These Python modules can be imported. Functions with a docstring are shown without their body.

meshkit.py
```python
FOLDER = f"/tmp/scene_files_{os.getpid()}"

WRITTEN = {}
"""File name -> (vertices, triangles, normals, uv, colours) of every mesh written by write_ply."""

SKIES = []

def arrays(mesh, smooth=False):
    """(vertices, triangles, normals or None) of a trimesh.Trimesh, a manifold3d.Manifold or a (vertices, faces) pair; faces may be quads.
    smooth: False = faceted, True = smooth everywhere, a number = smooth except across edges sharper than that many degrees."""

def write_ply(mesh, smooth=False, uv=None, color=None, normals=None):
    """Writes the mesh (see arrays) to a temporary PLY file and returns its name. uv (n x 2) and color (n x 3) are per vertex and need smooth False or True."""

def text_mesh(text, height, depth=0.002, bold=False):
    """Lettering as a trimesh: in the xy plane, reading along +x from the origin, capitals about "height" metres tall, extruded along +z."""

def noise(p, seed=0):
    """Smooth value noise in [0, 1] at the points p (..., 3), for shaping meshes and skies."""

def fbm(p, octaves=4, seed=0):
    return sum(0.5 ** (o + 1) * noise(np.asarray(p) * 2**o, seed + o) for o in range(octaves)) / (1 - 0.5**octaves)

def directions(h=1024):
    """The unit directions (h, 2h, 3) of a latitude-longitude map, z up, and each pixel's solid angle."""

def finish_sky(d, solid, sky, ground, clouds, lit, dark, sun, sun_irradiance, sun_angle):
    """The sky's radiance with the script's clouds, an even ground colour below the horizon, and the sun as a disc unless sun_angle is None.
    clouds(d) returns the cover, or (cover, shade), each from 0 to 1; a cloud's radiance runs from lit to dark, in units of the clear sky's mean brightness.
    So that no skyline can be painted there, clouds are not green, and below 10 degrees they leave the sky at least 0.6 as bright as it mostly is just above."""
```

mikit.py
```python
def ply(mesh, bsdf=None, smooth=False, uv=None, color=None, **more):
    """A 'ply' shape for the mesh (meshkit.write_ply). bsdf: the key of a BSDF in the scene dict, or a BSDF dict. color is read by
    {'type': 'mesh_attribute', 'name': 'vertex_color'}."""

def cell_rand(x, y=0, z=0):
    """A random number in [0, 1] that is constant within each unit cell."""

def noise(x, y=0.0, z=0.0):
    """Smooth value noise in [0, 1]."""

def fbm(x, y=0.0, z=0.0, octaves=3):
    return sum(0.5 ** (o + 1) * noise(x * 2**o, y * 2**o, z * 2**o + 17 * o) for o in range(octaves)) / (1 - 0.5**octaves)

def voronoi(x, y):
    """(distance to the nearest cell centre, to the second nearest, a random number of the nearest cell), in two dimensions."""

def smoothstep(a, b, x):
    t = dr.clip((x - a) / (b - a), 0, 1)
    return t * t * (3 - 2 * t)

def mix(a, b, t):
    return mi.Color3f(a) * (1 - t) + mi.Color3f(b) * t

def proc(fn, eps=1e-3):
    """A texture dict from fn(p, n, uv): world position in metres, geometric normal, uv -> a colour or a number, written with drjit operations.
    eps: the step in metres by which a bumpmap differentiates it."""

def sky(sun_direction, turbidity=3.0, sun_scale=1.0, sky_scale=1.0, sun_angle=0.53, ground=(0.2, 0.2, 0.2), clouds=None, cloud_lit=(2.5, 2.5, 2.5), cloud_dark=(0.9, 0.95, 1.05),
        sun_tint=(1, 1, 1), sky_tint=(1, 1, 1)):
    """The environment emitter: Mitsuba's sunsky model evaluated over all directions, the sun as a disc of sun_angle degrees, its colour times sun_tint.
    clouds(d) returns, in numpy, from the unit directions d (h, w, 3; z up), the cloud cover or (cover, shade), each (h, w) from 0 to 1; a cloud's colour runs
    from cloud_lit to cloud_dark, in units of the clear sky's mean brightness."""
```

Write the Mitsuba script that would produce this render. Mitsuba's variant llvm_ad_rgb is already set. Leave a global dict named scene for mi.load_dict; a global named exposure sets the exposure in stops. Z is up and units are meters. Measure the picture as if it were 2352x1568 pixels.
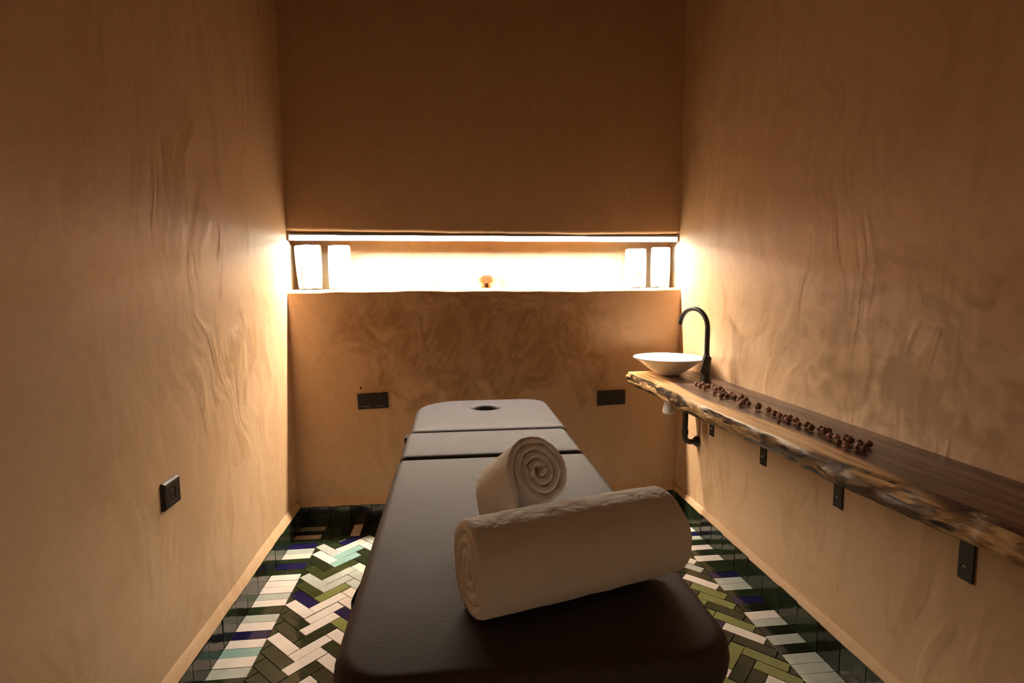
import math, random
import numpy as np, trimesh, drjit as dr, mitsuba as mi
import mikit, meshkit
from mikit import noise, fbm, smoothstep, mix, proc

T = mi.ScalarTransform4f
PI = math.pi
scene, labels = {}, {}

# ------------------------------------------------------------------ camera, light, exposure
CAM = np.array([0.0, 0.0, 1.40])
FOCAL = 1217.41                               # pixels, of a picture 2352 wide
YAW, PITCH, ROLL = 0.10845, 0.09972, 0.00546


def camera_axes():
    cy, sy, cp, sp = math.cos(YAW), math.sin(YAW), math.cos(PITCH), math.sin(PITCH)
    fwd, right = np.array([sy * cp, cy * cp, -sp]), np.array([cy, -sy, 0])
    down = np.cross(fwd, right)
    c, s = math.cos(ROLL), math.sin(ROLL)
    return c * right + s * down, -s * right + c * down, fwd


_right, _down, _fwd = camera_axes()
scene["camera"] = {
    "type": "perspective", "fov": math.degrees(2 * math.atan(1176 / FOCAL)), "fov_axis": "x",
    "near_clip": 0.02, "far_clip": 50.0,
    "to_world": T().look_at(origin=CAM.tolist(), target=(CAM + _fwd).tolist(), up=(-_down).tolist()),
}
LED_RADIANCE = [1000.0, 835.0, 635.0]           # the warm white strip under the top of the niche
LED_SIDE = [14.0, 11.8, 9.2]                   # the flank of its milky cover
exposure = -0.12

# ------------------------------------------------------------------ the room's measures (metres; y runs away from the camera)
XL, XR = -0.9435, 1.392                        # plaster faces of the side walls
YLOW, YUP, YNICHE = 3.155, 3.185, 3.345        # lower back wall, upper back wall, back of the niche
TL, TR, TB = -0.918, 1.367, 3.131              # faces of the tile skirting
ZSILL, ZLIP, ZCEIL = 1.398, 1.722, 3.40
YFRONT = -0.30


# ------------------------------------------------------------------ helpers
def key_for(name):
    if name not in scene and not any(k.startswith(name + "__") for k in scene):
        return name
    i = 1
    while f"{name}_{i:03d}" in scene or any(k.startswith(f"{name}_{i:03d}__") for k in scene):
        i += 1
    return f"{name}_{i:03d}"


_counts = {}


def part(parent, name, mesh, bsdf, smooth=False, label=None, **kw):
    base = f"{parent}__{name}"
    n = _counts.get(base, 0)
    _counts[base] = n + 1
    k = base if n == 0 else f"{base}_{n:03d}"
    scene[k] = mikit.ply(mesh, bsdf, smooth=smooth, **kw) if not isinstance(mesh, dict) else mesh
    if label:
        labels[k] = {"label": label}
    return k


def thing(name, label, cat, group=None):
    n = _counts.get(name, 0)
    _counts[name] = n + 1
    k = name if n == 0 else f"{name}_{n:03d}"
    labels[k] = {"label": label, "category": cat}
    if group:
        labels[k]["group"] = group
    return k


def struct(name, mesh, bsdf, label, smooth=False):
    scene[name] = mikit.ply(mesh, bsdf, smooth=smooth)
    labels[name] = {"label": label, "kind": "structure"}
    return name


def box(x0, x1, y0, y1, z0, z1):
    m = trimesh.creation.box((x1 - x0, y1 - y0, z1 - z0))
    m.apply_translation(((x0 + x1) / 2, (y0 + y1) / 2, (z0 + z1) / 2))
    return m


def rbox(x0, x1, y0, y1, z0, z1, r, sub=2):
    """A box with rounded edges."""
    s = trimesh.creation.icosphere(subdivisions=sub, radius=r).vertices
    pts = [s + (x, y, z) for x in (x0 + r, x1 - r) for y in (y0 + r, y1 - r) for z in (z0 + r, z1 - r)]
    return trimesh.convex.convex_hull(np.vstack(pts))


def hull(spheres, sub=2):
    pts = [trimesh.creation.icosphere(subdivisions=sub, radius=r).vertices + np.array(c) for c, r in spheres]
    return trimesh.convex.convex_hull(np.vstack(pts))


def grid_faces(n, m, wrap_m=False, wrap_n=False, flip=False):
    i, j = np.meshgrid(np.arange(n if wrap_n else n - 1), np.arange(m if wrap_m else m - 1), indexing="ij")
    i2, j2 = (i + 1) % n, (j + 1) % m
    q = np.stack([i * m + j, i2 * m + j, i2 * m + j2, i * m + j2], -1).reshape(-1, 4)
    if flip:
        q = q[:, ::-1]
    return np.vstack([q[:, [0, 1, 2]], q[:, [0, 2, 3]]])


def sweep_loops(loops, closed=False, caps=True):
    """loops: (n, m, 3) rings joined one after the other; end rings closed by a fan."""
    loops = np.asarray(loops, float)
    n, m = loops.shape[:2]
    v, f = loops.reshape(-1, 3), grid_faces(n, m, wrap_m=True, wrap_n=closed)
    if caps and not closed:
        c0, c1 = len(v), len(v) + 1
        v = np.vstack([v, loops[0].mean(0), loops[-1].mean(0)])
        k = np.arange(m)
        f = np.vstack([f, np.stack([np.full(m, c0), k, (k + 1) % m], 1), np.stack([np.full(m, c1), (n - 1) * m + (k + 1) % m, (n - 1) * m + k], 1)])
    t = trimesh.Trimesh(v, f, process=False)
    if t.volume < 0:
        t.invert()
    return t


def tube(path, radii, sides=20):
    p = np.asarray(path, float)
    t = np.gradient(p, axis=0)
    t /= np.linalg.norm(t, axis=1, keepdims=True)
    a = np.cross(t[0], [0.3, 0.2, 0.93] if abs(t[0][2]) < 0.9 else [1, 0.1, 0])
    a /= np.linalg.norm(a)
    rings, ang = [], np.arange(sides) * 2 * PI / sides
    radii = np.broadcast_to(radii, (len(p),))
    for q, d, r in zip(p, t, radii):
        a = a - d * (a @ d)
        a /= np.linalg.norm(a)
        b = np.cross(d, a)
        rings.append(q + r * (np.cos(ang)[:, None] * a + np.sin(ang)[:, None] * b))
    return sweep_loops(rings)


def lathe(profile, sections=64):
    return trimesh.creation.revolve(np.asarray(profile, float), sections=sections)


def arc(cx, cy, r, a0, a1, n):
    t = np.radians(np.linspace(a0, a1, n))
    return [(cx + r * math.cos(x), cy + r * math.sin(x)) for x in t]


def rng_of(seed):
    return np.random.default_rng(seed)


# ------------------------------------------------------------------ materials
def bsdf(key, d, two=True):
    scene[key] = {"type": "twosided", "bsdf": d} if two else d
    return key


def principled(color, rough, spec=0.5, **kw):
    c = color if isinstance(color, dict) else {"type": "rgb", "value": list(color)}
    r = rough
    return {"type": "principled", "base_color": c, "roughness": r, "specular": spec, **kw}


def bumped(d, fn, eps=1e-3):
    return {"type": "bumpmap", "texture": proc(fn, eps), "scale": 1.0, "bsdf": d}


PLASTER_LIGHT, PLASTER_DARK = (0.57, 0.385, 0.235), (0.39, 0.232, 0.110)


def strokes_of(p):
    """Burnished lime plaster: patches (w), long bent strokes of the trowel (s) and finer strokes (t)."""
    u, v = p.x + p.y, p.z
    w = fbm(u * 1.6 + 11, v * 1.2, 3, 3)
    bend = fbm(u * 3 + 2, v * 2.2, 8, 2)
    s = fbm(u * 15 + 5.0 * bend + 2.0 * v, v * 4.2 + 2.0 * bend, 5, 3)
    t = fbm(u * 46 + 14 * bend, v * 12 + 5 * s, 9, 2)
    return w, s, t


def worked_left(p):
    """Where the left wall was worked over again: a broad upright swath two thirds of the way along."""
    d = (p.y - 2.38 + 0.16 * (p.z - 1.0)) / 0.52
    return smoothstep(0.46, 0.74, fbm(p.y * 2.0 + 4.2, p.z * 1.3 + 7.7, 1, 2) * 0.6 + 0.46 * dr.exp(-d * d) * smoothstep(2.5, 1.5, p.z))


def worked_faint(p):
    return 0.40 * smoothstep(0.50, 0.72, fbm((p.x + p.y) * 1.5 + 1.2, p.z * 1.2 + 2.7, 6, 2))


def grain(p):
    return 0.95 + 0.10 * fbm(p.x * 60, p.y * 60, p.z * 60, 2)


def tone(w, s, t, k):
    m = smoothstep(0.44, 0.64, 0.55 * w + 0.25 * s + 0.2 * t)
    return dr.clip(0.34 * m + 0.42 * k * smoothstep(0.52, 0.66, 0.7 * s + 0.3 * t), 0, 1)


def relief(w, s, t, k):
    return 0.0030 * w + (0.0003 + 0.0036 * k) * smoothstep(0.35, 0.65, s) + (0.0001 + 0.0008 * k) * t


def left_color(p, n, uv):
    return mix(PLASTER_LIGHT, PLASTER_DARK, tone(*strokes_of(p), worked_left(p))) * grain(p)


def left_bump(p, n, uv):
    return relief(*strokes_of(p), worked_left(p))


def right_color(p, n, uv):
    """Olive-brown blotches with soft torn outlines sit above the near half of the shelf."""
    w, s, t = strokes_of(p)
    q = fbm(p.y * 3.2, p.z * 3.6, 40, 2)
    a = fbm(p.y * 9 + 3 * q, p.z * 9 + 3 * q, 17, 4)
    b = fbm(p.y * 15 + 5 * q, p.z * 13 - 4 * q, 23, 3)
    e = dr.sqrt(dr.square((p.y - 1.50) / 0.62) + dr.square((p.z - 1.16) / 0.40))
    blot = smoothstep(1.15, 0.60, e + 1.3 * (a - 0.5)) * smoothstep(0.43, 0.60, 0.6 * a + 0.4 * b)
    c = mix(PLASTER_LIGHT, PLASTER_DARK, tone(w, s, t, worked_faint(p)))
    return mix(c, (0.27, 0.165, 0.072), 0.58 * blot) * grain(p)


def right_bump(p, n, uv):
    return relief(*strokes_of(p), worked_faint(p))


def back_color(p, n, uv):
    """The back wall bears a darker, ragged, scratchy stain across its middle."""
    w, s, t = strokes_of(p)
    q = fbm(p.x * 3.5 + 1, p.z * 4.0, 14, 2)
    a = fbm(p.x * 6 + 2.5 * q, p.z * 7 + 2 * q, 21, 4)
    b = fbm(p.x * 17 + 6 * q + 9 * p.z, p.z * 13 - 7 * p.x + 6 * q, 4, 3)
    c2 = fbm(p.x * 40 - 20 * p.z, p.z * 22 + 6 * q, 31, 2)
    e = dr.sqrt(dr.square((p.x - 0.16) / 0.74) + dr.square((p.z - 1.06) / 0.36))
    stain = smoothstep(1.20, 0.72, e + 1.2 * (a - 0.5) + 0.7 * (b - 0.5)) * (0.55 + 0.45 * smoothstep(0.38, 0.60, 0.6 * b + 0.4 * c2))
    c = mix(PLASTER_LIGHT, PLASTER_DARK, 0.55 * tone(w, s, t, worked_faint(p)))
    return mix(c, (0.315, 0.172, 0.066), 0.80 * stain) * grain(p)


bsdf("plaster_left", bumped(principled(proc(left_color), 0.46, 0.5), left_bump, 2e-3))
bsdf("plaster_right", bumped(principled(proc(right_color), 0.46, 0.5), right_bump, 2e-3))
bsdf("plaster_back", bumped(principled(proc(back_color), 0.5, 0.45), right_bump, 2e-3))
bsdf("lime_wash", principled((0.80, 0.74, 0.64), 0.8, 0.2))
bsdf("dark_wood", principled((0.045, 0.028, 0.018), 0.6, 0.3))
bsdf("mortar", principled((0.09, 0.07, 0.05), 0.9, 0.2))


def glaze_bump(p, n, uv):
    return 0.0011 * fbm(p.x * 23, p.y * 23, p.z * 23, 2)


def glaze(key, rgb, vary=0.25):
    rgb = np.array(rgb)

    def f(p, n, uv):
        a = fbm(p.x * 16, p.y * 16, p.z * 16, 3)
        b = noise(p.x * 260, p.y * 260, p.z * 260)
        return mi.Color3f(*[float(x) for x in rgb]) * (1 - vary + 2 * vary * a) * (1 - 0.5 * smoothstep(0.90, 0.97, b))
    return bsdf(key, bumped(principled(proc(f), 0.12, 0.5), glaze_bump))


glaze("glaze_cream", (0.62, 0.55, 0.49), 0.10)
glaze("glaze_white", (0.66, 0.6, 0.56), 0.08)
glaze("glaze_grey", (0.38, 0.41, 0.375), 0.12)
glaze("glaze_teal", (0.22, 0.375, 0.355), 0.15)
glaze("glaze_green", (0.014, 0.023, 0.011), 0.35)
glaze("glaze_moss", (0.032, 0.043, 0.014), 0.35)
glaze("glaze_olive", (0.165, 0.185, 0.062), 0.2)
glaze("glaze_blue", (0.009, 0.008, 0.050), 0.25)
glaze("glaze_black", (0.007, 0.009, 0.006), 0.3)
scene["glaze_mixed"] = {"type": "twosided", "bsdf": bumped(principled({"type": "mesh_attribute", "name": "vertex_color"}, 0.12, 0.5), glaze_bump)}
GLAZES = {"c": "glaze_cream", "w": "glaze_white", "g": "glaze_grey", "t": "glaze_teal", "d": "glaze_green", "m": "glaze_moss", "o": "glaze_olive", "b": "glaze_blue", "k": "glaze_black"}
GLAZE_RGB = {"c": (.62, .55, .49), "w": (.66, .60, .56), "g": (.38, .41, .375), "t": (.22, .375, .355), "d": (.014, .023, .011), "m": (.032, .043, .014), "o": (.165, .185, .062), "b": (.009, .008, .050), "k": (.007, .009, .006)}


def vinyl_bump(p, n, uv):
    return 0.00022 * noise(p.x * 420, p.y * 420, p.z * 420) + 0.0018 * fbm(p.x * 5, p.y * 4, p.z * 5, 2)


bsdf("vinyl", bumped(principled((0.023, 0.021, 0.029), 0.60, 0.40), vinyl_bump, 6e-4))
bsdf("black_plastic", principled((0.012, 0.012, 0.013), 0.32, 0.5))
bsdf("black_matte", principled((0.010, 0.010, 0.011), 0.45, 0.4))
bsdf("black_steel", principled((0.014, 0.013, 0.013), 0.4, 0.5))
bsdf("webbing", principled((0.012, 0.012, 0.012), 0.8, 0.3))
bsdf("steel", principled((0.55, 0.53, 0.50), 0.3, 0.5, metallic=1.0))
bsdf("white_plastic", principled((0.70, 0.68, 0.66), 0.35, 0.5))
bsdf("ceramic", principled((0.80, 0.78, 0.75), 0.08, 0.5))
bsdf("brass", principled((0.75, 0.52, 0.25), 0.25, 0.5, metallic=1.0))
bsdf("wax", principled((0.82, 0.76, 0.66), 0.5, 0.4))
bsdf("aluminium", principled((0.30, 0.29, 0.28), 0.4, 0.5, metallic=0.6))
bsdf("hole_dark", principled((0.05, 0.03, 0.02), 0.9, 0.1))
scene["glass"] = principled((0.54, 0.39, 0.33), 0.02, spec_trans=1.0)
del scene["glass"]["specular"]
scene["glass"]["eta"] = 1.5


def terry_bump(p, n, uv):
    return 0.0007 * noise(p.x * 330, p.y * 330, p.z * 330) + 0.0012 * noise(p.x * 120, p.y * 120, p.z * 120) + 0.004 * fbm(p.x * 22, p.y * 22, p.z * 22, 2)


bsdf("terry", bumped(principled((0.87, 0.85, 0.82), 0.95, 0.1, sheen=1.0), terry_bump, 6e-4))


def wood_color(p, n, uv):
    """Oiled slab with a live edge: dark heartwood at the wall, honey sapwood along the front, spalted bark below it."""
    w = fbm(p.y * 1.3 + 5, p.x * 5, 2, 3)
    g = fbm(p.x * 70 + 9 * w, p.y * 3.2, p.z * 30, 3)
    fine = noise(p.x * 420 + 20 * w, p.y * 9, p.z * 200)
    edge = 1.105 + 0.06 * (w - 0.5) + 0.030 * smoothstep(1.9, 0.9, p.y) + 0.02 * dr.sin(p.y * 5.0)
    heart = smoothstep(-0.012, 0.014, p.x - edge + 0.02 * (g - 0.5))
    sap = mix((0.40, 0.205, 0.075), (0.66, 0.43, 0.21), smoothstep(0.3, 0.7, g))
    hw = mix((0.032, 0.016, 0.011), (0.125, 0.066, 0.040), smoothstep(0.3, 0.72, g))
    top = mix(sap, hw, heart) * (0.85 + 0.3 * fine)
    b = fbm(p.y * 4.2 + 3 + 0.35 * fbm(p.y * 22, p.z * 60, 9, 2), p.z * 48 + 6 * w + 2.2 * fbm(p.y * 7, p.z * 16, 3, 2), p.x * 9, 4)
    b2 = fbm(p.y * 26, p.z * 90, p.x * 20, 3)
    bark = smoothstep(0.44, 0.56, b + 0.42 * (b2 - 0.5)) * (0.80 + 0.2 * smoothstep(0.4, 0.6, b2))
    wood = mix((0.22, 0.125, 0.055), (0.52, 0.34, 0.16), smoothstep(0.35, 0.65, b2))
    side = mix(wood, (0.020, 0.013, 0.010), bark)
    return mix(side, top, smoothstep(0.55, 0.8, n.z))


def wood_bump(p, n, uv):
    return 0.0004 * noise(p.x * 300, p.y * 8, p.z * 160) + 0.002 * fbm(p.y * 24, p.z * 60, p.x * 30, 3) * smoothstep(0.8, 0.5, n.z)


bsdf("walnut", bumped(principled(proc(wood_color), 0.36, 0.45), wood_bump))


def petal_color(p, n, uv):
    a = noise(p.x * 190, p.y * 190, p.z * 190)
    return mix((0.20, 0.075, 0.065), (0.46, 0.27, 0.22), a)


def petal_dark(p, n, uv):
    a = noise(p.x * 190, p.y * 190, p.z * 190)
    return mix((0.085, 0.036, 0.026), (0.24, 0.125, 0.080), a)


bsdf("petal_pink", principled(proc(petal_color), 0.7, 0.3))
bsdf("petal_brown", principled(proc(petal_dark), 0.7, 0.3))
bsdf("sepal_dry", principled((0.16, 0.115, 0.05), 0.8, 0.2))


# ------------------------------------------------------------------ room shell
def wall_slab(axis_x, y0, y1, z0, z1, thick, seed, ny=120, nz=90, amp=0.0035):
    """A hand-plastered side wall: its room face waves by a few millimetres."""
    sgn = 1 if axis_x < 0 else -1                  # the room lies towards +x of the left wall
    ys, zs = np.linspace(y0, y1, ny), np.linspace(z0, z1, nz)
    Y, Z = np.meshgrid(ys, zs, indexing="ij")
    P = np.stack([Y * 2.2, Z * 2.2, np.full_like(Y, seed * 3.7)], -1)
    d = amp * 2 * (meshkit.fbm(P, 3, seed) - 0.5)
    X = axis_x + sgn * d
    v = np.stack([X, Y, Z], -1).reshape(-1, 3)
    f = grid_faces(ny, nz)
    back = v.copy()
    back[:, 0] = axis_x - sgn * thick
    n = len(v)
    idx = np.arange(ny * nz).reshape(ny, nz)
    ring = np.concatenate([idx[:, 0], idx[-1, 1:], idx[-2::-1, -1], idx[0, -2:0:-1]])
    r2 = np.roll(ring, -1)
    side = np.vstack([np.stack([ring, r2, r2 + n], 1), np.stack([ring, r2 + n, ring + n], 1)])
    t = trimesh.Trimesh(np.vstack([v, back]), np.vstack([f, f[:, ::-1] + n, side]), process=False)
    if t.volume < 0:
        t.invert()
    return t


def back_wall():
    """One profile (y, z) with the niche, its rounded sill and lip, drawn along x with hand-made waviness."""
    pr = [(YLOW, -0.02)] + [(YLOW, z) for z in np.linspace(0.08, ZSILL - 0.03, 24)]
    pr += arc(YLOW + 0.024, ZSILL - 0.024, 0.024, 180, 90, 7)[1:]
    pr += [(YLOW + 0.06, ZSILL + 0.001), (YNICHE - 0.014, ZSILL + 0.002)]
    pr += arc(YNICHE - 0.012, ZSILL + 0.014, 0.012, -90, 0, 4)
    pr += [(YNICHE, z) for z in np.linspace(ZSILL + 0.05, ZLIP - 0.03, 8)]
    pr += arc(YNICHE - 0.008, ZLIP - 0.008, 0.008, 0, 90, 4)
    pr += [(YNICHE - 0.06, ZLIP), (YUP + 0.026, ZLIP)]
    pr += arc(YUP + 0.022, ZLIP + 0.022, 0.022, 270, 180, 7)[1:]
    pr += [(YUP, z) for z in np.linspace(ZLIP + 0.05, ZCEIL + 0.02, 22)]
    pr = np.array(pr)
    nfront = len(pr)
    pr = np.vstack([pr, [(YNICHE + 0.16, ZCEIL + 0.02), (YNICHE + 0.16, -0.02)]])
    xs = np.linspace(XL - 0.05, XR + 0.05, 130)
    loops = []
    for x in xs:
        q = np.stack([np.full(len(pr), x), pr[:, 0], pr[:, 1]], 1)
        P = q[:nfront] * 2.4
        P1 = np.stack([P[:, 0] * 1.6, P[:, 2] * 0.5, np.zeros(nfront)], 1)
        q[:nfront, 1] += 0.008 * (meshkit.fbm(P, 3, 5) - 0.5)
        near = np.exp(-((q[:nfront, 2] - ZSILL) / 0.06) ** 2)
        near2 = np.exp(-((q[:nfront, 2] - ZLIP - 0.01) / 0.04) ** 2) * (q[:nfront, 1] < YUP + 0.02)
        wav = meshkit.fbm(np.stack([P1[:, 0], P1[:, 1] * 0, P1[:, 1] * 0], 1), 3, 9) - 0.5
        q[:nfront, 2] += near * (q[:nfront, 1] < YLOW + 0.03) * 0.020 * wav + near2 * (0.010 * wav + 0.009 * ((x - 0.45) / 1.2) ** 2)
        loops.append(q)
    return sweep_loops(loops)


YBACK = YNICHE + 0.16
struct("wall_left", wall_slab(XL, YFRONT, YBACK, -0.02, ZCEIL + 0.02, 0.12, 3), "plaster_left", "left wall in burnished sand-coloured plaster", smooth=40)
struct("wall_right", wall_slab(XR, YFRONT, YBACK, -0.02, ZCEIL + 0.02, 0.12, 8), "plaster_right", "right wall in burnished sand-coloured plaster behind the wooden shelf", smooth=40)
struct("wall_back", back_wall(), "plaster_back", "back wall in stained plaster with a long lit niche", smooth=40)
struct("wall_front", box(XL - 0.12, XR + 0.12, YFRONT - 0.12, YFRONT, -0.02, ZCEIL + 0.12), "lime_wash", "pale lime-washed wall behind the viewer")
struct("ceiling", box(XL - 0.12, XR + 0.12, YFRONT, YBACK, ZCEIL, ZCEIL + 0.12), "dark_wood", "dark timber ceiling")
hole = trimesh.creation.cylinder(radius=0.006, height=0.004, sections=14)
hole.apply_transform(trimesh.transformations.rotation_matrix(PI / 2, (1, 0, 0)))
hole.apply_translation((-0.553, YLOW - 0.002, 0.821))
part("wall_back", "screw_hole", hole, "hole_dark", label="small dark screw hole above the double socket")

# ------------------------------------------------------------------ floor: bejmat tiles in a herringbone, framed by a strip of tiles laid across
struct("floor", box(XL - 0.1, XR + 0.1, YFRONT, YBACK, -0.06, -0.0045), "mortar", "floor of glazed brick tiles in a herringbone with a striped border")
TILE_RNG = rng_of(11)
floor_tiles = []                                 # (polygon, colour letter)


def tile_mesh(poly, thick=0.012, lift=0.0, inset=0.0014, rng=TILE_RNG):
    """A tile on the floor from its outline (counter-clockwise): cut a little unevenly, its edge eased, lying a touch askew."""
    q = np.asarray(poly, float)
    if np.cross(q[1] - q[0], q[2] - q[1]) < 0:
        q = q[::-1]
    q = q + rng.normal(0, 0.0006, q.shape)
    c = q.mean(0)
    n = len(q)
    top = c + (q - c) * (1 - inset / np.maximum(np.linalg.norm(q - c, axis=1, keepdims=True), 0.012) * 1.3)
    tilt = rng.normal(0, 0.0045, 2)
    z = lambda a: lift + (a - c) @ tilt
    v = np.vstack([np.c_[top, z(top)], np.c_[q, z(q) - 0.0013], np.c_[q, np.full(n, -thick)]])
    k = np.arange(n)
    k2 = (k + 1) % n
    f = [[0, i, i + 1] for i in range(1, n - 1)]
    f += np.stack([n + k, n + k2, k2], 1).tolist() + np.stack([n + k, k2, k], 1).tolist()
    f += np.stack([2 * n + k, 2 * n + k2, n + k2], 1).tolist() + np.stack([2 * n + k, n + k2, n + k], 1).tolist()
    return trimesh.Trimesh(v, f, process=False)


def clip(poly, x0, x1, y0, y1):
    from shapely.geometry import Polygon, box as sbox
    g = Polygon(poly).intersection(sbox(x0, y0, x1, y1))
    if g.is_empty or g.geom_type != "Polygon" or g.area < 1.2e-4:
        return None
    g = g.simplify(1e-4)
    return np.array(g.exterior.coords)[:-1]


def random_color(rng):
    return rng.choice(list("ddddddmmmwwwccggoobt"))


JOINT = 0.0014
SL, SR_, SB = TL + 0.1455, TR - 0.1410, TB - 0.150   # inner edges of the border strips
# the left border, from the back wall forward: where each tile ends and its colour
LEFT_ENDS = [3.128, 3.075, 3.021, 2.970, 2.924, 2.861, 2.806, 2.750, 2.706, 2.647, 2.596, 2.543, 2.488, 2.434, 2.384, 2.332, 2.275, 2.221, 2.163, 2.108, 2.056, 2.003, 1.945, 1.890]
LEFT_COL = list("gdcdbgcdbdwwwgwdgwbwtwg")
RIGHT_ENDS = [3.126, 3.073, 3.020, 2.967, 2.913, 2.859, 2.803, 2.752, 2.703, 2.643, 2.591, 2.534, 2.477, 2.421, 2.369, 2.318, 2.265, 2.212, 2.157, 2.103, 2.048, 1.995, 1.945, 1.889, 1.831, 1.779, 1.724, 1.671]
RIGHT_COL = list("dkdwkwbgdwdwddbggdbkwgkgkgg")
for ends, cols, x0, x1 in ((LEFT_ENDS, LEFT_COL, TL, SL), (RIGHT_ENDS, RIGHT_COL, SR_, TR)):
    r = rng_of(5 if x0 < 0 else 6)
    e, cl = list(ends), list(cols)
    cl[len(ends) - 1:] = []
    while e[-1] > YFRONT + 0.06:
        e.append(e[-1] - 0.0545)
        cl.append(r.choice(list("dkwwgbdkg")))
    for a, b, c in zip(e[:-1], e[1:], cl):
        floor_tiles.append(([(x0 + 0.001, b + JOINT / 2), (x1 - JOINT / 2, b + JOINT / 2), (x1 - JOINT / 2, a - JOINT / 2), (x0 + 0.001, a - JOINT / 2)], c))
# the back border, laid along y
x, r = SL, rng_of(9)
back_cols = list("ddkckdcdkdcdkdc")
while x < SR_ - 0.02:
    x1 = min(x + 0.0535, SR_)
    c = back_cols.pop(0) if back_cols else r.choice(list("ddkc"))
    floor_tiles.append(([(x + JOINT / 2, SB + JOINT / 2), (x1 - JOINT / 2, SB + JOINT / 2), (x1 - JOINT / 2, TB - 0.001), (x + JOINT / 2, TB - 0.001)], c))
    x = x1
# the herringbone
PY, PX, TX0, TY0 = 0.0765, 0.1156, -0.698, 2.832
TLEN, TWID = PX * 2 ** 0.5 - 0.0026, PY / 2 ** 0.5 - 0.0026
KNOWN = {}
for i, c in enumerate("ddgwdmgmbwddwdddd"):
    KNOWN[(0, i - 2)] = c
for i, c in enumerate("bcttmggowwwdwwdw"):
    KNOWN[(1, i - 2)] = c
for i, c in enumerate("dgcddcggccbowdwd"):
    KNOWN[(2, i - 2)] = c
for i, c in enumerate("wwgdwoodowdoowod"):
    KNOWN[(16, i + 3)] = c
for n, c in ((8, "d"), (9, "o"), (10, "o"), (11, "b"), (12, "k"), (13, "o"), (14, "d"), (15, "d"), (16, "d")):
    KNOWN[(15, n)] = c
KNOWN[(14, 15)] = "o"
hr = rng_of(21)
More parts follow.
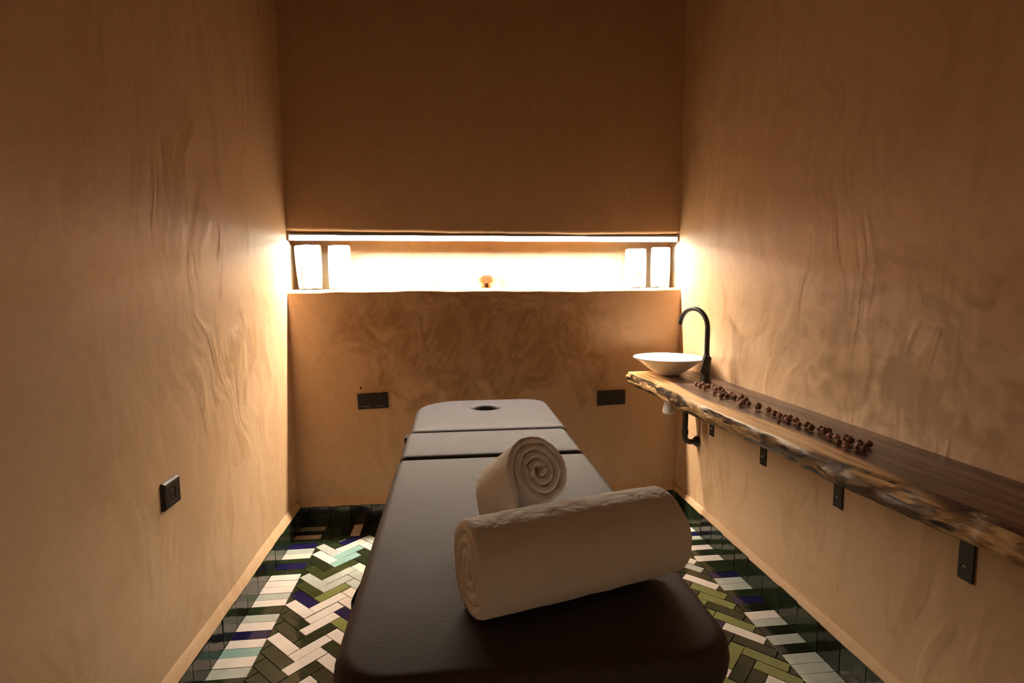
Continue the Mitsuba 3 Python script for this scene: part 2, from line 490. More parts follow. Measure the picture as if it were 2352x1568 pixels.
for k in range(-1, 19):
    for n in range(-6, 50):
        c = random_color(hr)
        cx, cy = TX0 + k * PX, TY0 - (n + (0.5 if k % 2 else 0)) * PY
        s = 1 if k % 2 else -1
        a, b = np.array([1, s]) / 2 ** 0.5, np.array([-s, 1]) / 2 ** 0.5
        poly = [np.array([cx, cy]) + a * TLEN / 2 * i + b * TWID / 2 * j for i, j in ((-1, -1), (1, -1), (1, 1), (-1, 1))]
        q = clip(poly, SL + JOINT / 2, SR_ - JOINT / 2, YFRONT + 0.02, SB - JOINT / 2)
        if q is not None:
            c = KNOWN.get((k, n), c)
            if k in (-1, 17):
                c = "d"
            floor_tiles.append((q, c))
# tiles in view are parts of the floor each; those under the table or behind the camera are one field
field, field_rgb = [], []
for q, c in floor_tiles:
    m = np.mean(q, 0)
    u = m * (1.4 - 0.8) / 1.4                    # where the line of sight to the tile passes the height of the table top
    hidden = (-0.17 < u[0] < 0.43 and 0.85 < u[1] < 2.75) or m[1] < 1.30
    t = tile_mesh(q, lift=float(TILE_RNG.normal(0, 0.0005)))
    if hidden:
        field.append(t)
        field_rgb.append(np.tile(GLAZE_RGB[c], (len(t.faces) * 3, 1)))
    else:
        part("floor", "tile", t, GLAZES[c])
fm = trimesh.util.concatenate(field)
fv = fm.vertices[fm.faces].reshape(-1, 3)
part("floor", "hidden_tiles", (fv, np.arange(len(fv)).reshape(-1, 3)), "glaze_mixed", color=np.vstack(field_rgb))
labels["floor__hidden_tiles"] = {"label": "glazed herringbone tiles under the massage table", "kind": "stuff"}


# ------------------------------------------------------------------ skirting: dark glazed tiles under a sloping plaster ledge
def skirting(side):
    r = rng_of({"left": 31, "right": 32, "back": 33}[side])
    name = "baseboard_" + side
    zt, zw = (0.119, 0.163) if side != "right" else (0.121, 0.150)
    if side == "back":
        s0, s1, first = TL, TR, -0.752
    else:
        s0, s1, first = YFRONT + 0.02, TB, (2.3075 if side == "left" else 2.2635)
    # the plaster bed: behind the tiles, then sloping up to the wall over their heads
    ns = 110
    loops = []
    for s in np.linspace(s0 - (0.02 if side == "back" else 0), s1 + (0.0 if side != "back" else 0.02), ns):
        h = 0.006 * (meshkit.fbm(np.array([[s * 9, 1.3, 2.1]]), 3, 4)[0] - 0.5)
        h2 = 0.016 * (meshkit.fbm(np.array([[s * 3, 4.3, 2.1]]), 3, 7)[0] - 0.5)
        pr = [(0.0155, -0.004), (0.0155, zt - 0.006 + h), (0.0015, zt + h), (0.004, zt + 0.007 + h), (0.015, zt + 0.026 + h + h2 * 0.5), (0.026, zw + h2), (0.034, zw + 0.004 + h2), (0.045, zw + 0.002), (0.045, -0.004)]
        if side == "left":
            loops.append([(TL - d, s, z) for d, z in pr])
        elif side == "right":
            loops.append([(TR + d, s, z) for d, z in pr])
        else:
            loops.append([(s, TB + d, z) for d, z in pr])
    struct(name, sweep_loops(loops), "plaster_" + side, f"skirting of dark glazed tiles under a plaster ledge along the {side} wall", smooth=30)
    edges = [first]
    while edges[0] > s0:
        edges.insert(0, edges[0] - 0.1215)
    while edges[-1] < s1:
        edges.append(edges[-1] + 0.1215)
    edges = [min(max(e, s0), s1) for e in edges]
    for a, b in zip(edges[:-1], edges[1:]):
        if b - a < 0.02:
            continue
        h = zt + 0.001 + r.normal(0, 0.0022)
        out = r.normal(0.0, 0.0007)
        lean, turn = r.normal(0, 0.010), r.normal(0, 0.008)
        g = 0.0011
        outline = [(a + g, -0.002), (b - g, -0.002), (b - g, h + r.normal(0, 0.0008)), (a + g, h + r.normal(0, 0.0008))]
        mid = np.array([(a + b) / 2, 0.06])
        v = []
        for depth, ins in ((0.0, 0.0016), (0.0013, 0.0), (0.0135, 0.0)):
            for p in outline:
                p = np.array(p)
                w = p + np.sign(mid - p) * ins
                d = depth - out + (w[1] - 0.06) * lean + (w[0] - mid[0]) * turn
                v.append((TL - d, w[0], w[1]) if side == "left" else (TR + d, w[0], w[1]) if side == "right" else (w[0], TB + d, w[1]))
        k = np.arange(4)
        k2 = (k + 1) % 4
        f = [[0, 1, 2], [0, 2, 3], [8, 10, 9], [8, 11, 10]]
        for o in (0, 4):
            f += np.stack([o + k, o + 4 + k, o + 4 + k2], 1).tolist() + np.stack([o + k, o + 4 + k2, o + k2], 1).tolist()
        t = trimesh.Trimesh(np.array(v), f, process=False)
        if t.volume < 0:
            t.invert()
        part(name, "tile", t, r.choice(["glaze_green", "glaze_black", "glaze_green"]))


for side in ("left", "right", "back"):
    skirting(side)

# ------------------------------------------------------------------ the lit strip in the niche
led = thing("led_strip", "long glowing LED strip in a slim profile under the top of the niche", "light")
x0, x1 = XL + 0.012, XR - 0.012
ch = [(3.1965, 1.7115), (3.1965, 1.7225), (3.2185, 1.7225), (3.2185, 1.6816), (3.2155, 1.6816), (3.2155, 1.7115)]
part(led, "channel", sweep_loops([[(x, y, z) for y, z in ch] for x in (x0, x1)]), "aluminium")
part(led, "front_flange", box(x0, x1, 3.1982, 3.1990, 1.6866, 1.7066), "aluminium")
def glow(pts):
    dv = np.array([[(x, y, z) for y, z in pts] for x in (x0, x1)])
    m = trimesh.Trimesh(dv.reshape(-1, 3), grid_faces(2, len(pts)), process=False)
    if m.face_normals[:, 1].mean() + m.face_normals[:, 2].mean() > 0:
        m.invert()
    return m


dk = part(led, "diffuser", glow([(3.1990, 1.6885), (3.2150, 1.6885)]), "white_plastic", label="glowing diffuser, its face towards the sill")
scene[dk]["emitter"] = {"type": "area", "radiance": {"type": "rgb", "value": LED_RADIANCE}}
dk = part(led, "diffuser_side", glow([(3.1968, 1.7112), (3.1965, 1.6900), (3.1968, 1.6868), (3.1980, 1.6860)]), "white_plastic", label="dimmer glowing flank of the diffuser")
scene[dk]["emitter"] = {"type": "area", "radiance": {"type": "rgb", "value": LED_SIDE}}
for x in (x0 - 0.006, x1):
    part(led, "end_cap", box(x, x + 0.006, 3.194, 3.219, 1.682, 1.7225), "white_plastic")

# ------------------------------------------------------------------ massage table
table = thing("massage_table", "black vinyl massage table with a face hole and three cushions", "massage table")
TX = (-0.205, 0.472)
ZTOP = 0.80


def rounded_plan(x0, x1, y0, y1, radii, step=0.012):
    """Outline (counter-clockwise) of a rectangle whose corners (x0y0, x1y0, x1y1, x0y1) are rounded, evenly sampled."""
    from shapely.geometry import LineString
    pts = []
    for (cx, cy), r, a in (((x0, y0), radii[0], 180), ((x1, y0), radii[1], 270), ((x1, y1), radii[2], 0), ((x0, y1), radii[3], 90)):
        ox, oy = (cx + r if cx == x0 else cx - r), (cy + r if cy == y0 else cy - r)
        pts += arc(ox, oy, r, a, a + 90, 14)
    ring = LineString(pts + [pts[0]])
    n = int(ring.length / step)
    return np.array([ring.interpolate(i / n, normalized=True).coords[0] for i in range(n)])


def inset_plan(q, d):
    t = np.roll(q, -1, 0) - np.roll(q, 1, 0)
    t /= np.linalg.norm(t, axis=1, keepdims=True)
    return q + d * np.stack([-t[:, 1], t[:, 0]], 1)


def cushion(x0, x1, y0, y1, radii, ztop, thick, edge, seed, dome=0.006):
    q = rounded_plan(x0, x1, y0, y1, radii)
    loops = []
    zb = ztop - thick
    prof = [(0.030, 0.0), (0.012, 0.001), (0.003, 0.007)] + [(0.0, 0.016), (-0.002, thick * 0.45)]
    a = np.radians(np.linspace(0, 90, 9))
    prof += [(edge * (1 - math.cos(t)), thick - edge + edge * math.sin(t)) for t in a]
    for d, h in prof:
        loops.append(np.c_[inset_plan(q, d), np.full(len(q), zb + h)])
    inner = inset_plan(q, edge)
    c = inner.mean(0)
    for s in np.linspace(0.06, 0.97, 14):
        p = inner + (c - inner) * s
        w = min(1.0, s * 3.2)
        z = ztop + dome * (1 - (1 - w) ** 2) + 0.0022 * (meshkit.fbm(np.c_[p * 6, np.full(len(p), seed)], 2, seed) - 0.5) * w
        loops.append(np.c_[p, z])
    return sweep_loops(loops)


def cut_hole(mesh, cx, cy, rx, ry, z0, z1):
    import manifold3d as m3
    n = 48
    t = np.arange(n) * 2 * PI / n
    zs = [z0, z1 - 0.022, z1 - 0.012, z1 - 0.005, z1, z1 + 0.03]
    gs = [0, 0, 0.003, 0.008, 0.016, 0.030]
    loops = [np.c_[cx + (rx + g) * np.cos(t), cy + (ry + g) * np.sin(t), np.full(n, z)] for z, g in zip(zs, gs)]
    tool = sweep_loops(loops)

    def man(m):
        return m3.Manifold(m3.Mesh(np.asarray(m.vertices, np.float32), np.asarray(m.faces, np.uint32)))
    r = (man(mesh) - man(tool)).to_mesh()
    return trimesh.Trimesh(r.vert_properties[:, :3], r.tri_verts, process=False)


G = 0.0035
head = cushion(TX[0] + 0.008, TX[1] + 0.014, 2.222 + G, 2.850, (0.03, 0.03, 0.125, 0.220), ZTOP, 0.075, 0.030, 2)
head = cut_hole(head, 0.150, 2.620, 0.066, 0.052, 0.70, ZTOP + 0.006)
part(table, "head_cushion", head, "vinyl", smooth=35, label="head end with an oval face hole")
part(table, "middle_cushion", cushion(TX[0], TX[1] + 0.002, 1.872 + G, 2.222 - G, (0.03, 0.03, 0.03, 0.03), ZTOP + 0.001, 0.075, 0.028, 4, 0.004), "vinyl", smooth=35)
part(table, "foot_cushion", cushion(TX[0] - 0.004, TX[1] + 0.006, 0.766, 1.872 - G, (0.10, 0.10, 0.03, 0.03), ZTOP, 0.075, 0.030, 6), "vinyl", smooth=35)
ZF = ZTOP - 0.0765
part(table, "frame", trimesh.util.concatenate([
    rbox(TX[0] + 0.03, TX[0] + 0.055, 0.88, 2.74, ZF - 0.065, ZF, 0.004, 1), rbox(TX[1] - 0.055, TX[1] - 0.03, 0.88, 2.74, ZF - 0.065, ZF, 0.004, 1),
    *[rbox(TX[0] + 0.05, TX[1] - 0.05, y - 0.012, y + 0.012, ZF - 0.065, ZF, 0.004, 1) for y in (0.89, 1.86, 2.24, 2.73)]]), "black_steel")
for lx in (TX[0] + 0.062, TX[1] - 0.062):
    for ly, sp in ((0.99, -0.03), (2.50, 0.04)):
        top, bot = np.array([lx, ly, ZF - 0.010]), np.array([lx, ly + sp, 0.006])
        part(table, "leg", hull([(top, 0.019), (bot + [0, 0, 0.015], 0.016)], 1), "black_steel")
for ly, sp in ((0.99, -0.03), (2.50, 0.04)):
    part(table, "crossbar", tube([(TX[0] + 0.062, ly + sp * 0.6, 0.30), (TX[1] - 0.062, ly + sp * 0.6, 0.30)], 0.009, 10), "black_steel")


def strap(y0, y1, x, z, bulge):
    t = np.linspace(0, PI, 14)
    path = np.c_[x - bulge * np.sin(t), y0 + (y1 - y0) * (t / PI), z - 0.018 * np.sin(t)]
    loops = [[p + np.array(o) for o in ((0.0012, 0, -0.011), (-0.0012, 0, -0.011), (-0.0012, 0, 0.011), (0.0012, 0, 0.011))] for p in path]
    return sweep_loops(loops)


part(table, "strap", strap(1.03, 1.13, TX[0] - 0.001, 0.760, 0.016), "webbing", label="black webbing carry strap on the left edge")
part(table, "hinge", rbox(TX[0] - 0.010, TX[0] + 0.02, 2.195, 2.250, 0.752, 0.782, 0.004, 1), "webbing", label="black hinge between head and middle cushion")


# ------------------------------------------------------------------ towels
def towel_roll(R, r0, pitch, length, origin, u, v, w, seed, ex=1.0, ey=1.0, start=0.0, tail=0.0, taper=0.0, loose=0.03, per_turn=72, axial=34, gap=0.10, hem=0.0, bulge=0.0):
    """A sheet wound into a spiral. u, v span its end face, w runs along the roll; start: the angle at which the outer end lies; tail: degrees over which that end leaves the roll in a straight line."""
    r = rng_of(seed)
    turns = (R - r0) / pitch
    th = np.linspace(0, 2 * PI * turns, int(per_turn * turns))
    th_end = math.radians(start)
    ang = th - th[-1] + th_end
    rad = r0 + pitch * th / (2 * PI)
    tl = math.radians(tail)
    lead = np.maximum(0, th - (th[-1] - tl))
    rad = np.where(lead > 0, rad / np.cos(np.minimum(lead, 1.2)), rad)
    thick = pitch * (1 - gap)
    nr = 5
    a0 = np.linspace(-length / 2, length / 2, axial)
    loops = []
    for t, a, q in zip(th, ang, rad):
        P = np.array([[math.cos(a) * 1.7, math.sin(a) * 1.7, t * 0.35]])
        off = 0.010 * (meshkit.fbm(P * 1.3, 2, seed)[0] - 0.5) * (1 if hem == 0 else 0.6)
        wob = 1 + loose * 2 * (meshkit.fbm(P, 2, seed + 3)[0] - 0.5)
        fade = min(1.0, (th[-1] - t) / 0.25 + 0.45)
        tk = thick * fade
        h = length / 2 + off
        ax = a0 / (length / 2) * (h - tk / 2)
        outer = np.c_[np.full(axial, tk / 2), ax]
        e1 = [(tk / 2 * math.cos(b), ax[-1] + tk / 2 * math.sin(b)) for b in np.linspace(0, PI, nr + 2)[1:-1]]
        inner = np.c_[np.full(axial, -tk / 2), ax[::-1]]
        e2 = [(-tk / 2 * math.cos(b), ax[0] - tk / 2 * math.sin(b)) for b in np.linspace(0, PI, nr + 2)[1:-1]]
        s = np.vstack([outer, e1, inner, e2])
        sl = s[:, 1] / (length / 2)
        rr = (q * wob + s[:, 0] - thick / 2) * (1 + taper * sl) * (1 - bulge * sl ** 2)
        W = np.stack([np.full(len(s), math.cos(a) * 9), np.full(len(s), math.sin(a) * 9), s[:, 1] * 40], 1)
        last = 1.0 if t > th[-1] - 2 * PI else 0.3
        rr = rr + last * 0.0030 * (meshkit.fbm(W, 2, seed + 9) - 0.5)
        if hem and t > th[-1] - 2 * PI:
            rr = rr - 0.0016 * np.exp(-((s[:, 1] - (length / 2 - hem)) / 0.0035) ** 2)
        loops.append(np.outer(rr * math.cos(a) * ex, u) + np.outer(rr * math.sin(a) * ey, v) + np.outer(s[:, 1], w) + origin)
    return sweep_loops(loops)


def unit(a):
    a = np.asarray(a, float)
    return a / np.linalg.norm(a)


# the large one, lying across the foot of the table
A = unit((0.418, 0.118, 0))
bigR = 0.1015
c0 = np.array([0.2255, 0.9640, ZTOP + 0.1060])
U = unit(np.cross((0, 0, 1), A))                # points away from the camera
big = thing("rolled_towel", "large rolled white towel lying across the foot of the massage table", "towel")
def set_down(m, z):
    """Lets a towel settle: its lowest point comes to lie at the height z."""
    m.apply_translation((0, 0, z - m.bounds[0][2]))
    return m


part(big, "terry_sheet", set_down(towel_roll(bigR, 0.020, 0.0235, 0.436, c0, -U, np.array([0, 0, 1.0]), A, 41, ex=0.99, ey=1.0, start=-112, loose=0.045, axial=64, per_turn=88, hem=0.030, gap=0.07, bulge=0.03), ZTOP + 0.0063), "terry", smooth=50)
# the small one leaning on its back, its spiral end towards the camera
P1, P0 = np.array([0.187, 1.142, 0.998]), np.array([0.119, 1.316, 0.876])
Wd = unit(P1 - P0)
Ud = unit(np.cross((0, 0, 1), Wd))
Ud = Ud if Ud[0] > 0 else -Ud
Vd = np.cross(Wd, Ud)
small = thing("rolled_towel", "small rolled white towel leaning on the large one with its spiral end up", "towel")
part(small, "terry_sheet", set_down(towel_roll(0.081, 0.014, 0.0170, float(np.linalg.norm(P1 - P0)), (P0 + P1) / 2, Ud, Vd, Wd, 57, ex=0.98, ey=1.08, start=222, tail=46, loose=0.05, axial=36, gap=0.10), ZTOP + 0.0068), "terry", smooth=50)
for i, (cx, wd, h, tilt, lab) in enumerate((
        (-0.845, 0.160, 0.258, 0.035, "rolled white towel standing at the far left end of the niche"),
        (-0.668, 0.150, 0.256, 0.012, "rolled white towel in the niche, second from the left end"),
        (1.149, 0.158, 0.240, 0.0, "shorter rolled white towel in the niche, second from the right end"),
        (1.304, 0.136, 0.250, -0.008, "rolled white towel standing at the far right end of the niche"))):
    k = thing("rolled_towel", lab, "towel", "rolled towels standing in the niche")
    w = unit((-tilt, 0, 1))
    u = unit((1, 0, tilt))
    part(k, "terry_sheet", towel_roll(wd / 2, 0.018, 0.0155, h, np.array([cx, YLOW + 0.124, ZSILL + 0.004 + h / 2]), u, np.array([0, 1.0, 0]), w, 70 + i, ey=0.72, start=235 + 40 * i, loose=0.03, axial=22, per_turn=48, taper=(0.07, -0.02, 0.0, 0.0)[i], bulge=0.04), "terry", smooth=50)

# ------------------------------------------------------------------ glass candle holder in the niche
cand = thing("candle_holder", "small round clear glass candle holder on the sill of the niche", "candle holder")
gp = [(0.0001, 0.0), (0.031, 0.0), (0.034, 0.0015)] + [(0.0545 * math.cos(math.radians(a)), 0.039 + 0.0425 * math.sin(math.radians(a))) for a in np.linspace(-52, 62, 18)]
gp += [(0.0250, 0.0785), (0.0232, 0.0782), (0.0225, 0.0765)]
gp += [(0.0395 * math.cos(math.radians(a)), 0.044 + 0.0335 * math.sin(math.radians(a))) for a in np.linspace(52, -52, 18)] + [(0.0205, 0.0142), (0.0001, 0.0140)]
g = lathe(gp, 56)
g.apply_translation((0.198, YLOW + 0.075, ZSILL + 0.0025))
part(cand, "glass_bowl", g, "glass", smooth=40)
tea = thing("tealight", "tealight candle inside the clear glass holder in the niche", "candle")
tc = lathe([(0.0001, 0.0), (0.0188, 0.0), (0.0192, 0.0145), (0.0186, 0.0147), (0.0182, 0.001), (0.0001, 0.0008)], 32)
tw = lathe([(0.0001, 0.0012), (0.0180, 0.0012), (0.0180, 0.0105), (0.012, 0.0112), (0.0001, 0.0108)], 32)
wk = tube([(0, 0, 0.0108), (0.0004, 0, 0.015), (0.0012, 0.0003, 0.0185)], 0.0007, 6)
for n_, m_, b_ in (("cup", tc, "brass"), ("wax", tw, "wax"), ("wick", wk, "hole_dark")):
    m_.apply_translation((0.198, YLOW + 0.075, ZSILL + 0.0025 + 0.0146))
    part(tea, n_, m_, b_, smooth=30)


# ------------------------------------------------------------------ wall sockets (built on the plane y = 0 facing -y, then placed)
def diff(a, *bs):
    import manifold3d as m3
    man = lambda m: m3.Manifold(m3.Mesh(np.asarray(m.vertices, np.float32), np.asarray(m.faces, np.uint32)))
    r = man(a)
    for b in bs:
        r = r - man(b)
    r = r.to_mesh()
    return trimesh.Trimesh(r.vert_properties[:, :3], r.tri_verts, process=False)


def cyl_y(r, y0, y1, x=0.0, z=0.0, n=40):
    c = trimesh.creation.cylinder(radius=r, height=y1 - y0, sections=n)
    c.apply_transform(trimesh.transformations.rotation_matrix(PI / 2, (1, 0, 0)))
    c.apply_translation((x, (y0 + y1) / 2, z))
    return c


def socket(name, lab, w, h, recesses, place, depth=0.0115, blank=0):
    k = thing(name, lab, "socket" if recesses else "wall plate")
    plate = hull([((sx * (w / 2 - 0.006), 0.0, sz * (h / 2 - 0.006)), 0.006) for sx in (-1, 1) for sz in (-1, 1)] + [((sx * (w / 2 - 0.007), -depth + 0.003, sz * (h / 2 - 0.007)), 0.003) for sx in (-1, 1) for sz in (-1, 1)])
    cell = h * 0.78
    xs = recesses if recesses else [(-0.5 + (i + 0.5) / blank) * (w * 0.88) for i in range(blank)]
    openings = [box(x - cell / 2 - (0 if recesses else w * 0.02), x + cell / 2 + (0 if recesses else w * 0.02), -depth - 0.01, -depth + 0.0015, -cell / 2, cell / 2) for x in xs]
    place_ = lambda m: (m.apply_transform(place), m)[1]
    part(k, "frame", place_(diff(plate, *openings)), "black_plastic", smooth=30)
    for x, o in zip(xs, openings):
        half = (o.bounds[1][0] - o.bounds[0][0]) / 2 - 0.0006
        ins = rbox(x - half, x + half, -depth + 0.0001, -depth + 0.0030, -cell / 2 + 0.0006, cell / 2 - 0.0006, 0.0012, 1)
        if recesses:
            ins = diff(rbox(x - half, x + half, -depth + 0.0001, 0.0, -cell / 2 + 0.0006, cell / 2 - 0.0006, 0.0012, 1), cyl_y(0.0195, -depth - 0.01, -0.0012, x, 0.002))
        c = part(k, "insert", place_(ins), "black_plastic", smooth=25)
        if recesses:
            part(c, "earth_pin", place_(hull([((x, -0.0012, 0.012), 0.0024), ((x, -0.0085, 0.012), 0.0024)], 2)), "steel", smooth=40)
            part(c, "contact_hole", place_(cyl_y(0.0026, -0.0016, -0.0008, x - 0.0095, 0.0, 14)), "hole_dark")
            part(c, "contact_hole", place_(cyl_y(0.0026, -0.0016, -0.0008, x + 0.0095, 0.0, 14)), "hole_dark")
            part(c, "groove", place_(box(x - half * 0.62, x + half * 0.62, -depth + 0.0000, -depth + 0.0004, -cell * 0.40, -cell * 0.385)), "steel")
    return k


rot = trimesh.transformations.rotation_matrix
tr = trimesh.transformations.translation_matrix
socket("wall_socket", "single black socket on the left wall", 0.102, 0.093, [0.0], tr((XL + 0.001, 1.8025, 0.7355)) @ rot(PI / 2, (0, 0, 1)))
socket("wall_socket", "double black socket on the back wall left of the massage table", 0.178, 0.096, [-0.040, 0.040], tr((-0.4855, YLOW - 0.001, 0.7437)) @ rot(-math.radians(1.9), (0, 1, 0)))
socket("wall_plate", "black double blank plate on the back wall near the shelf", 0.180, 0.094, [], tr((0.961, YLOW - 0.001, 0.7230)) @ rot(-math.radians(1.9), (0, 1, 0)), blank=2)

# ------------------------------------------------------------------ the live-edge shelf
ZS0, ZS1 = 0.845, 0.915
shelf = thing("wall_shelf", "thick live-edge walnut slab shelf along the right wall", "shelf")
ys = np.linspace(0.42, 2.962, 190)
ytab = [0.4, 1.05, 1.15, 1.34, 1.44, 1.62, 1.82, 2.06, 2.3, 2.64, 2.97]
ftop = [1.18, 1.118, 1.112, 1.072, 1.052, 1.036, 1.022, 1.014, 1.018, 1.016, 1.000]
fbot = [1.16, 1.085, 1.075, 1.058, 1.058, 1.056, 1.045, 1.018, 1.010, 1.012, 1.000]
loops = []
for y in ys:
    n1 = meshkit.fbm(np.array([[y * 6, 0.3, 0.7]]), 4, 3)[0] - 0.5
    n2 = meshkit.fbm(np.array([[y * 8, 5.3, 0.7]]), 4, 4)[0] - 0.5
    n3 = meshkit.fbm(np.array([[y * 11, 8.3, 2.7]]), 4, 6)[0] - 0.5
    xt, xb = np.interp(y, ytab, ftop) + 0.020 * n1, np.interp(y, ytab, fbot) + 0.026 * n2
    zb = ZS0 + 0.014 * n3
    pr = [(XR - 0.001, ZS0), (XR - 0.001, ZS1)] + [(x, ZS1) for x in np.linspace(XR - 0.04, xt + 0.012, 9)]
    pr += [(xt + 0.004, ZS1 - 0.0010), (xt, ZS1 - 0.005)]
    for s in np.linspace(0.14, 0.90, 7):
        nn = meshkit.fbm(np.array([[y * 14, s * 3.0, 1.7]]), 4, 8)[0] - 0.5
        pr.append((xt + (xb - xt) * s - 0.010 * math.sin(PI * s) + 0.024 * nn, ZS1 - 0.005 + (zb - ZS1 + 0.010) * s))
    pr += [(xb + 0.003, zb + 0.002), (xb + 0.015, zb)] + [(x, ZS0) for x in np.linspace(xb + 0.05, XR - 0.04, 4)]
    loops.append([(x, y, z) for x, z in pr])
part(shelf, "slab", sweep_loops(loops), "walnut", smooth=35)
for y in (2.697, 2.2115, 1.7355, 1.2450, 0.74):
    pl = rbox(XR - 0.0070, XR - 0.0005, y - 0.0225, y + 0.0225, 0.592, 0.848, 0.0025, 1)
    arm = rbox(XR - 0.200, XR - 0.003, y - 0.0215, y + 0.0215, 0.838, 0.8445, 0.0025, 1)
    b = part(shelf, "bracket", trimesh.util.concatenate([pl, arm]), "black_steel", label="black steel angle bracket" if y == 2.697 else None)
    sc = hull([((XR - 0.0065, y, 0.634), 0.0055), ((XR - 0.0082, y, 0.634), 0.0042)], 2)
    part(b, "screw", sc, "steel", smooth=40, label="round screw head" if y == 2.697 else None)

# ------------------------------------------------------------------ washbasin, tap and waste pipe
basin = thing("washbasin", "white ceramic bowl basin on the far end of the wooden shelf", "basin")
BX, BY = 1.187, 2.822
bp = [(0.0001, 0.0), (0.054, 0.0), (0.060, 0.003), (0.078, 0.013), (0.110, 0.036), (0.145, 0.062), (0.175, 0.083), (0.191, 0.0935), (0.1945, 0.0970), (0.1950, 0.0990), (0.1935, 0.1002), (0.1905, 0.0995), (0.172, 0.0870), (0.142, 0.0660), (0.108, 0.0415), (0.075, 0.0200), (0.050, 0.0100), (0.026, 0.0070), (0.0001, 0.0065)]
bm = lathe(bp, 96)
bm.apply_translation((BX, BY, ZS1 + 0.0008))
part(basin, "bowl", bm, "ceramic", smooth=40)
dr_ = lathe([(0.0001, 0.0064), (0.024, 0.0068), (0.0245, 0.0082), (0.020, 0.0096), (0.0001, 0.0102)], 32)
dr_.apply_translation((BX, BY, ZS1 + 0.0008))
part(basin, "drain_plug", dr_, "steel", smooth=40)
cp = lathe([(0.0001, 0.690), (0.020, 0.690), (0.034, 0.697), (0.0365, 0.708), (0.0350, 0.722), (0.0300, 0.742), (0.0275, 0.790), (0.0275, 0.8440), (0.0001, 0.8440)], 40)
cp.apply_translation((BX + 0.010, BY, 0))
TRAP = (cp, "white_plastic")
pipe = thing("waste_pipe", "black bent waste pipe with a white trap under the basin", "pipe")
px_, py_, pz_ = 1.312, 2.862, 0.513
path = [(BX + 0.036, BY + 0.008, 0.775), (px_ - 0.03, py_ - 0.004, 0.775)] + [(px_ - 0.03 + 0.03 * math.sin(t), py_, 0.745 + 0.03 * math.cos(t)) for t in np.linspace(0.3, PI / 2, 6)]
path += [(px_, py_, 0.70), (px_, py_, 0.60), (px_, py_, pz_ + 0.035)] + [(px_ + 0.035 - 0.035 * math.cos(t), py_, pz_ + 0.035 - 0.035 * math.sin(t)) for t in np.linspace(0.25, PI / 2, 7)] + [(px_ + 0.06, py_, pz_), (XR - 0.002, py_, pz_)]
part(pipe, "bottle_trap", TRAP[0], TRAP[1], smooth=40, label="white plastic trap under the shelf")
part(pipe, "bent_tube", tube(path, 0.0155, 20), "black_plastic", smooth=40)
part(pipe, "collar", tube([(px_, py_, pz_ + 0.045), (px_, py_, pz_ + 0.046), (px_, py_, pz_ + 0.072), (px_, py_, pz_ + 0.073)], [0.016, 0.0185, 0.0185, 0.016], 20), "black_plastic", smooth=30)
part(pipe, "wall_flange", tube([(XR - 0.026, py_ + 0.004, pz_), (XR - 0.024, py_ + 0.004, pz_), (XR - 0.006, py_ + 0.004, pz_), (XR - 0.0015, py_ + 0.004, pz_)], [0.018, 0.021, 0.033, 0.034], 28), "black_plastic", smooth=40)

tap = thing("tap", "matte black swan-neck tap standing beside the basin", "tap")
FX, FY = 1.278, 2.560
body = lathe([(0.0001, 0.0), (0.0265, 0.0), (0.0270, 0.002), (0.0262, 0.006), (0.0235, 0.010), (0.0225, 0.060), (0.0220, 0.112), (0.0205, 0.124), (0.0160, 0.136), (0.0130, 0.146), (0.0125, 0.152), (0.0001, 0.152)], 40)
body.apply_translation((FX, FY, ZS1 + 0.0005))
part(tap, "body", body, "black_matte", smooth=40)
lever = hull([((FX - 0.012, FY - 0.014, ZS1 + 0.135), 0.0075), ((FX + 0.010, FY - 0.016, ZS1 + 0.126), 0.0075), ((FX - 0.036, FY - 0.020, ZS1 + 0.064), 0.006), ((FX - 0.022, FY - 0.022, ZS1 + 0.046), 0.006), ((FX - 0.006, FY - 0.018, ZS1 + 0.060), 0.0075)], 2)
part(tap, "lever", lever, "black_matte", smooth=30)
sd = unit((BX - FX, BY - FY, 0))
RA = 0.098
zs_ = 1.192
sp = [(FX, FY, z) for z in np.linspace(ZS1 + 0.146, zs_ - 0.005, 8)]
sp += [tuple(np.array([FX, FY, zs_]) + sd * RA * (1 - math.cos(t)) + np.array([0, 0, RA * math.sin(t)])) for t in np.linspace(0, math.radians(172), 34)]
part(tap, "spout", tube(sp, [0.0125] * 8 + list(np.linspace(0.0125, 0.0112, 34)), 22), "black_matte", smooth=40)
e = np.array(sp[-1])
ed = unit(np.array(sp[-1]) - np.array(sp[-2]))
part(tap, "aerator", tube([e - ed * 0.002, e + ed * 0.003], 0.0095, 18), "black_steel", smooth=30)

